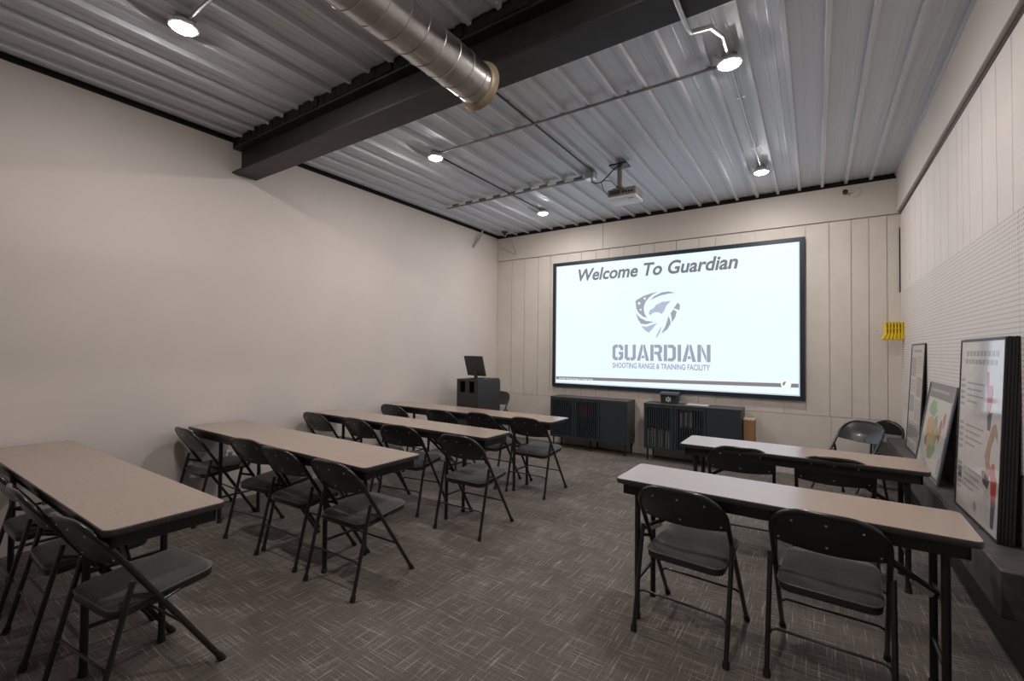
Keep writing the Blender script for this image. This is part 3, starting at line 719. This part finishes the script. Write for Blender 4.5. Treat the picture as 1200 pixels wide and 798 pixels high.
# ------------------------------------------------------------------ cabinets
def cabinet(label, x0, x1, y0=5.955, y1=6.268, z0=.152, z1=.742):
    t = thing('sideboard', label, 'cabinet', ((x0+x1)/2, (y0+y1)/2, 0), 0, 'black slatted sideboards under the screen')
    hx, hy = (x1-x0)/2, (y1-y0)/2; th = .016
    b = MB(); b.box(-hx, -hx+th, -hy+.002, hy, z0, z1-th).box(hx-th, hx, -hy+.002, hy, z0, z1-th).box(-hx+th, hx-th, -hy+.02, hy, z0, z0+th).box(-hx+th, hx-th, hy-.008, hy, z0+th, z1-th)
    w3 = 2*hx/3
    for k in (1, 2): b.box(-hx+w3*k-th/2, -hx+w3*k+th/2, -hy+.02, hy-.008, z0+th, z1-th)
    b.build('carcass', 'cabinet_side', t, bevel=.001)
    MB().box(-hx-.004, hx+.004, -hy-.006, hy, z1-th, z1).build('top', 'cabinet_side', t, bevel=.002)
    MB().box(-hx+th, -hx+2*w3-th, -hy+.03, hy-.01, .455, .467).build('shelf', 'cabinet_side', t)
    for k in range(3):
        a, c = -hx+w3*k+.004, -hx+w3*(k+1)-.004; ya, yb = -hy-.014, -hy
        d = MB()
        if k < 2:
            m_ = .028
            d.box(a, a+m_, ya, yb, z0+.004, z1-th-.004).box(c-m_, c, ya, yb, z0+.004, z1-th-.004).box(a+m_, c-m_, ya, yb, z0+.004, z0+.034).box(a+m_, c-m_, ya, yb, z1-th-.034, z1-th-.004)
            n = 11; p = (c-a-2*m_)/n
            for q in range(n): d.box(a+m_+p*q+p*.22, a+m_+p*q+p*.72, ya+.002, yb-.001, z0+.034, z1-th-.034)
        else: d.box(a, c, ya, yb, z0+.004, z1-th-.004)
        d.build('door', 'cabinet_black', t, bevel=.001 if k == 2 else 0)
    for x in (-hx+.04, 0 if False else -hx+w3*1.6, hx-.04):
        for y in (-hy+.03, hy-.03):
            MB().tube([(x, y, 0), (x, y, z0)], [.010, .013], 10).build('leg', 'black_steel', t, smooth=60)
    return t
cabinet('black sideboard with slatted doors under the left half of the screen', -3.262, -2.095)
cabinet('black sideboard under the right half of the screen, holding pale books', -1.872, -.722)
def books(xs, z, mat, label, h, group, w=.032):
    for i, x in enumerate(xs):
        o = MB().box(-w/2, w/2, -.10, .08, 0, h*random.uniform(.93, 1.0)).build('binder', mat, bevel=.002, loc=(x, 6.07, z)); tag(o, label, 'binder', group)
books([-1.822+.046*k for k in range(7)], .168, 'book_pale', 'pale binder on the bottom shelf behind the left slats of the right sideboard', .24, 'pale binders behind the slats')
books([-1.40+.05*k for k in range(3)], .467, 'book_pale', 'pale folder on the upper shelf behind the middle slats of the right sideboard', .19, 'pale folders behind the middle slats', .034)
books([-2.80+.05*k for k in range(3)], .467, 'book_red', 'red folder on the upper shelf behind the slats of the left sideboard', .18, 'red folders behind the slats', .036)
books([-3.16+.046*k for k in range(5)], .467, 'book_dark', 'dark binder on the upper shelf behind the left slats of the left sideboard', .12, 'dark binders behind the slats')
bn = thing('storage_tub', 'small black lidded tub with a white emblem on the right sideboard', 'tub', (-1.585, 6.13, .742))
def frustum(b, hx0, hx1, hy0, hy1, z0, z1):
    vs = [(sx*h, sy*k, z) for (h, k, z) in ((hx0, hy0, z0), (hx1, hy1, z1)) for sx, sy in ((-1, -1), (1, -1), (1, 1), (-1, 1))]
    return b.add(vs, [(3, 2, 1, 0), (4, 5, 6, 7)]+[(i, (i+1) % 4, 4+(i+1) % 4, 4+i) for i in range(4)])
frustum(MB(), .098, .107, .07, .078, 0, .112).build('body', 'cabinet_black', bn, bevel=.006)
frustum(MB(), .128, .112, .095, .08, .108, .142).build('lid', 'cabinet_black', bn, bevel=.006)
e = MB()
for k in range(6):
    a0 = 2*pi*k/6
    e.prism([(.013*cos(a0), .056+.013*sin(a0)), (.036*cos(a0+.25), .056+.036*sin(a0+.25)), (.036*cos(a0+.85), .056+.036*sin(a0+.85)), (.018*cos(a0+.8), .056+.018*sin(a0+.8))], -.0765, -.079, 'y')
e.prism([(-.006, .05), (.010, .046), (.013, .058), (0, .066)], -.0765, -.079, 'y')
e.build('emblem', 'paper_white', bn)
pp = MB(); pp.prism([(-.13, -.05), (.13, -.06), (.13, .06), (-.12, .06)], 0, .006)
tag(pp.build('paper_sheets', 'paper_white', loc=(-1.24, 6.12, .742)), 'few loose white paper sheets lying on the right sideboard', 'paper')
cbx = thing('cardboard_box', 'narrow upright brown cardboard box beside the right sideboard', 'box', (-.652, 6.12, 0))
b = MB(); b.box(-.055, .055, -.08, -.076, 0, .62).box(-.055, .055, .076, .08, 0, .62).box(-.055, -.051, -.076, .076, 0, .62).box(.051, .055, -.076, .076, 0, .62).box(-.051, .051, -.076, .076, 0, .004)
b.build('body', 'cardboard', cbx)
MB().box(-.058, .058, -.083, .083, .612, .630).build('lid', 'cardboard_edge', cbx, bevel=.002)

# ------------------------------------------------------------------ posters leaning on the right wall
def lean_frame(name, label, cat, y0, y1, xb, zb, xt, h, th, frame_mat, fw, group=None, yaw_=0):
    """frame in local coordinates: u along +y, w up, front towards -x; leaning back by the given top offset"""
    t = thing(name, label, cat, (xb, (y0+y1)/2, zb), 0, group)
    ang = math.atan2(xt-xb, h)
    t.rotation_euler = (0, ang, yaw_)
    hw = (y1-y0)/2
    f = MB()
    f.box(0, th, -hw, -hw+fw, 0, h).box(0, th, hw-fw, hw, 0, h).box(0, th, -hw+fw, hw-fw, 0, fw).box(0, th, -hw+fw, hw-fw, h-fw, h)
    f.build('frame', frame_mat, t, bevel=.0015)
    MB().box(th*.85, th, -hw+fw, hw-fw, fw, h-fw).build('back_board', 'black_steel', t)
    return t, hw
def sheet(t, polys, mat, name, x=.0035, th=.0004):
    b = MB()
    for p in polys: b.prism(p, x, x-th, 'x')
    return b.build(name, mat, t)
def R_(u0, u1, w0, w1): return [(u0, w0), (u1, w0), (u1, w1), (u0, w1)]
# stack of tall framed boards: front one with the figures, four plain ones behind
HB = .925
t, hw = lean_frame('framed_poster', 'tall framed training poster with small figures, front of the stack on the ledge', 'poster', 2.905, 3.575, .664, .571, .700, HB, .010, 'black_steel', .012, 'stack of tall framed posters', radians(1.3))
MB().box(.0036, .0050, -hw+.012, hw-.012, .012, HB-.012).build('print', 'poster_white', t)
u = lambda s: hw-.012-s*(2*hw-.024)            # s: 0 at the left as seen, 1 at the right
w = lambda s: .012+s*(HB-.024)
def RS(s0, s1, q0, q1): return R_(u(s1), u(s0), w(q0), w(q1))
sheet(t, [RS(.14+.085*k, .14+.085*k+.06, .915, .945) for k in range(9)]+[RS(.12+.085*k, .12+.085*k+.06, .868, .896) for k in range(9)], 'poster_text', 'headline')
ic = []
for r0 in (.76, .50, .25):
    for k in range(5): ic += [RS(.03, .13, r0-.036*k, r0+.012-.036*k+.006)]
sheet(t, ic, 'poster_grey', 'icon_column')
sheet(t, [RS(.04, .13, .17, .24)], 'poster_ink', 'code_block')
ln = []
for r0 in (.75, .50, .25):
    for k in range(4): ln.append(RS(.2, .2+(.42, .36, .40, .25)[k], r0-.036*k, r0-.036*k+.010))
sheet(t, ln, 'poster_text', 'text_lines')
# three small figures drawn on the print
def fig(pts): return [(u(a), w(b_)) for a, b_ in pts]
sheet(t, [fig([(.66, .83), (.70, .83), (.71, .76), (.78, .76), (.80, .73), (.78, .66), (.74, .60), (.68, .62), (.69, .70), (.66, .76)])], 'poster_red', 'figure_shirt')
sheet(t, [fig([(.70, .60), (.80, .62), (.77, .52), (.71, .52)])], 'poster_jeans', 'figure_trousers')
sheet(t, [fig([(.82, .55), (.88, .57), (.93, .52), (.92, .47), (.88, .51), (.84, .47), (.80, .43), (.78, .36), (.82, .33), (.78, .27), (.68, .24), (.67, .28), (.72, .31), (.68, .38), (.73, .45)])], 'poster_skin', 'figure_arm')
sheet(t, [fig([(.62, .29), (.68, .30), (.80, .26), (.76, .21), (.66, .23)])], 'poster_brown', 'figure_shoe')
sheet(t, [fig([(.84, .36), (.89, .36), (.90, .31), (.94, .28), (.93, .17), (.84, .17), (.82, .27), (.80, .30)])], 'poster_red', 'figure_shirt')
sheet(t, [fig([(.84, .17), (.93, .17), (.91, .03), (.85, .03)])], 'poster_jeans', 'figure_trousers')
sheet(t, [[(u(.50)+.022*cos(k*pi/8), w(.07)+.026*sin(k*pi/8)) for k in range(16)]], 'poster_grey', 'seal')
for k in range(1, 5):
    s, _ = lean_frame('framed_poster', ['black framed board directly behind the front poster of the ledge stack', 'black framed board third in the ledge stack', 'black framed board fourth in the ledge stack', 'black framed board rearmost in the ledge stack, next to the wall'][k-1],
                      'poster', 2.905-.004*k, 3.575-.004*k, .664+.0106*k, .571, .700+.0100*k, HB+.003*(k % 2), .010, 'black_steel', .012, 'stack of tall framed posters', radians(1.3))
    MB().box(.0036, .0050, -hw+.012, hw-.012, .012, HB-.012).build('print', 'poster_white', s)
# map board
HM = .645
t, hw = lean_frame('map_board', 'framed coloured map in a wide slate border leaning on the wall', 'map', 3.93, 4.72, .640, .571, .742, HM, .011, 'map_slate', .012)
MB().box(.0042, .0055, -hw+.012, hw-.012, .012, HM-.012).build('border', 'map_slate', t)
u = lambda s: hw-s*2*hw
w = lambda s: s*HM
sheet(t, [RS(.07, .93, .05, .83)], 'map_pale', 'map_sheet', .0040)
sheet(t, [RS(.12, .80, .90, .93)], 'poster_grey', 'title_line', .0040)
def blob(c, rx_, ry, n=14, seed=1):
    r = random.Random(seed); return [(u(c[0]+rx_*cos(2*pi*k/n)*r.uniform(.75, 1.2)), w(c[1]+ry*sin(2*pi*k/n)*r.uniform(.75, 1.2))) for k in range(n)]
sheet(t, [blob((.33, .71), .14, .10, seed=2)], 'map_green', 'map_region', .0035)
sheet(t, [blob((.52, .58), .06, .07, seed=6)], 'map_green', 'map_region', .0035)
sheet(t, [blob((.62, .30), .06, .05, seed=12)], 'map_green', 'map_region', .0035)
sheet(t, [blob((.36, .50), .15, .14, seed=3)], 'map_orange', 'map_region', .0034)
sheet(t, [blob((.55, .42), .12, .12, seed=7)], 'map_orange', 'map_region', .0034)
sheet(t, [blob((.45, .34), .14, .10, seed=4)], 'map_yellow', 'map_region', .0033)
sheet(t, [blob((.50, .24), .12, .08, seed=5)], 'map_olive', 'map_region', .0032)
sheet(t, [blob((.62, .46), .05, .07, seed=15)], 'map_olive', 'map_region', .0032)
sheet(t, [blob((.72, .52), .05, .12, seed=8)], 'map_red', 'map_region', .0031)
sheet(t, [blob((.27, .34), .05, .06, seed=9)], 'map_red', 'map_region', .0031)
sheet(t, [blob((.80, .64), .03, .08, seed=10)], 'map_red', 'map_region', .0031)
sheet(t, [RS(.86, .90, .1, .26)], 'poster_grey', 'map_legend', .0035)
# tall grey poster far back
HT = .935
t, hw = lean_frame('framed_poster', 'tall pale framed poster nearest the corner, behind the map', 'poster', 4.90, 5.50, .688, .571, .738, HT, .011, 'black_steel', .010)
MB().box(.0040, .0055, -hw+.010, hw-.010, .010, HT-.010).build('print', 'poster_white', t)
u = lambda s: hw-.01-s*(2*hw-.02)
w = lambda s: .01+s*(HT-.02)
sheet(t, [RS(.05, .42, .70, .88), RS(.55, .90, .52, .70), RS(.05, .40, .36, .52)], 'poster_grey', 'photo_block')
sheet(t, [RS(.2, .8, .93, .955)]+[RS(.5, .92, .88-.02*k, .888-.02*k) for k in range(8)]+[RS(.05, .45, .66-.02*k, .668-.02*k) for k in range(6)]+[RS(.5, .92, .48-.02*k, .488-.02*k) for k in range(10)]+[RS(.05, .9, .26-.025*k, .27-.025*k) for k in range(7)], 'poster_text', 'text_lines')

# yellow ribbed holder on the wall
yh = thing('wall_holder', 'yellow ribbed plastic holder hanging on the wall by the far right corner', 'holder', (XR, 6.08, 1.56))
def yprof(): return [(0, 0), (-.185, 0), (-.165, .055), (-.150, .07), (-.145, .18), (0, .18)]
b = MB()
for k in range(6):
    x0 = -.160+k*.0255
    b.prism(rrect(x0, x0+.0225, -.05, .03, .009, 3), .0+.06, .182)
b.build('ribs', 'yellow_plastic', yh, smooth=50)
b = MB(); vs = []
b.prism([(-.150, .06), (0, .06), (0, .178), (-.150, .178)], -.035, .03, 'y'); b.build('body', 'yellow_plastic', yh, bevel=.006)
b = MB()
for k in range(6):
    x0 = -.190+k*.031
    b.prism([(x0, .0), (x0+.029, .0), (-.160+k*.0255+.0225, .065), (-.160+k*.0255, .065)], -.075, .03, 'y')
b.build('flared_lip', 'yellow_plastic', yh, bevel=.007)
b = MB()
for k in range(5):
    for z in (.075, .125): b.box(-.160+k*.0255+.021, -.160+k*.0255+.027, -.0515, -.03, z, z+.035)
b.build('slots', 'slot_dark', yh)

# folded chair leaning in the corner behind the end of the ledge
fc = thing('folded_chair', 'folded folding chair leaning in the far right corner behind the ledge', 'chair', (.60, 6.10, 0), radians(-28))
path = [(-.135, -.02, .02), (-.135, .05, .56)]
for k in range(0, 9):
    a = radians(180-180*k/8); path.append((.135*cos(a), .06+.02*sin(a), .60+.115*sin(a)))
path += [(.135, .05, .56), (.135, -.02, .02)]
fc.location = (.60, 6.10, 0)
MB().tube(path, .011, 10).build('frame', 'black_metal', fc, smooth=60)
MB().prism([(-.125, .58), (.125, .58)]+[(.125*cos(radians(a)), .605+.10*sin(radians(a))) for a in range(0, 181, 20)], .052, .058, 'y').build('backrest', 'black_metal', fc)
MB().prism(rrect(-.115, .115, .12, .50, .04), .02, .045, 'y').build('seat', 'grey_fabric', fc, bevel=.006)
for sx in (-1, 1): MB().tube([(sx*.12, .01, .01), (sx*.12, .075, .50)], .010, 8).build('leg', 'black_metal', fc, smooth=60)

# wall outlet under the second table
ol = thing('wall_outlet', 'white wall outlet plate behind the second left table', 'outlet', (XL, 2.08, .40))
MB().box(0, .006, -.04, .04, -.06, .06).build('plate', 'outlet_white', ol, bevel=.002)
MB().box(.006, .008, -.017, .017, -.045, -.01).box(.006, .008, -.017, .017, .01, .045).build('sockets', 'projector_grey', ol)

# ------------------------------------------------------------------ camera
cam = bpy.data.cameras.new('camera'); co = bpy.data.objects.new('camera', cam); COL.objects.link(co)
F = 534.0; cam.sensor_width = 36; cam.sensor_fit = 'HORIZONTAL'; cam.lens = F/1200*36; cam.clip_start = .02
yaw, pit, rol = -.587, .0215, .011
cy, sy, cp, sp_ = cos(yaw), sin(yaw), cos(pit), sin(pit)
fwd = Vector((sy*cp, cy*cp, sp_)); r0 = Vector((cy, -sy, 0)); u0 = r0.cross(fwd)
rt = r0*cos(rol)+u0*sin(rol); up = -r0*sin(rol)+u0*cos(rol)
mw = Matrix((( rt.x, up.x, -fwd.x, 0), (rt.y, up.y, -fwd.y, 0), (rt.z, up.z, -fwd.z, CAMZ), (0, 0, 0, 1)))
co.matrix_world = mw
scene.camera = co

# ------------------------------------------------------------------ world and view
wd = bpy.data.worlds.new('world'); scene.world = wd; wd.use_nodes = True
wd.node_tree.nodes['Background'].inputs[0].default_value = (.02, .02, .022, 1); wd.node_tree.nodes['Background'].inputs[1].default_value = 1
vs_ = scene.view_settings
vs_.view_transform = 'Standard'; vs_.look = 'None'; vs_.gamma = 1; vs_.use_curve_mapping = False
vs_.exposure = 0.1
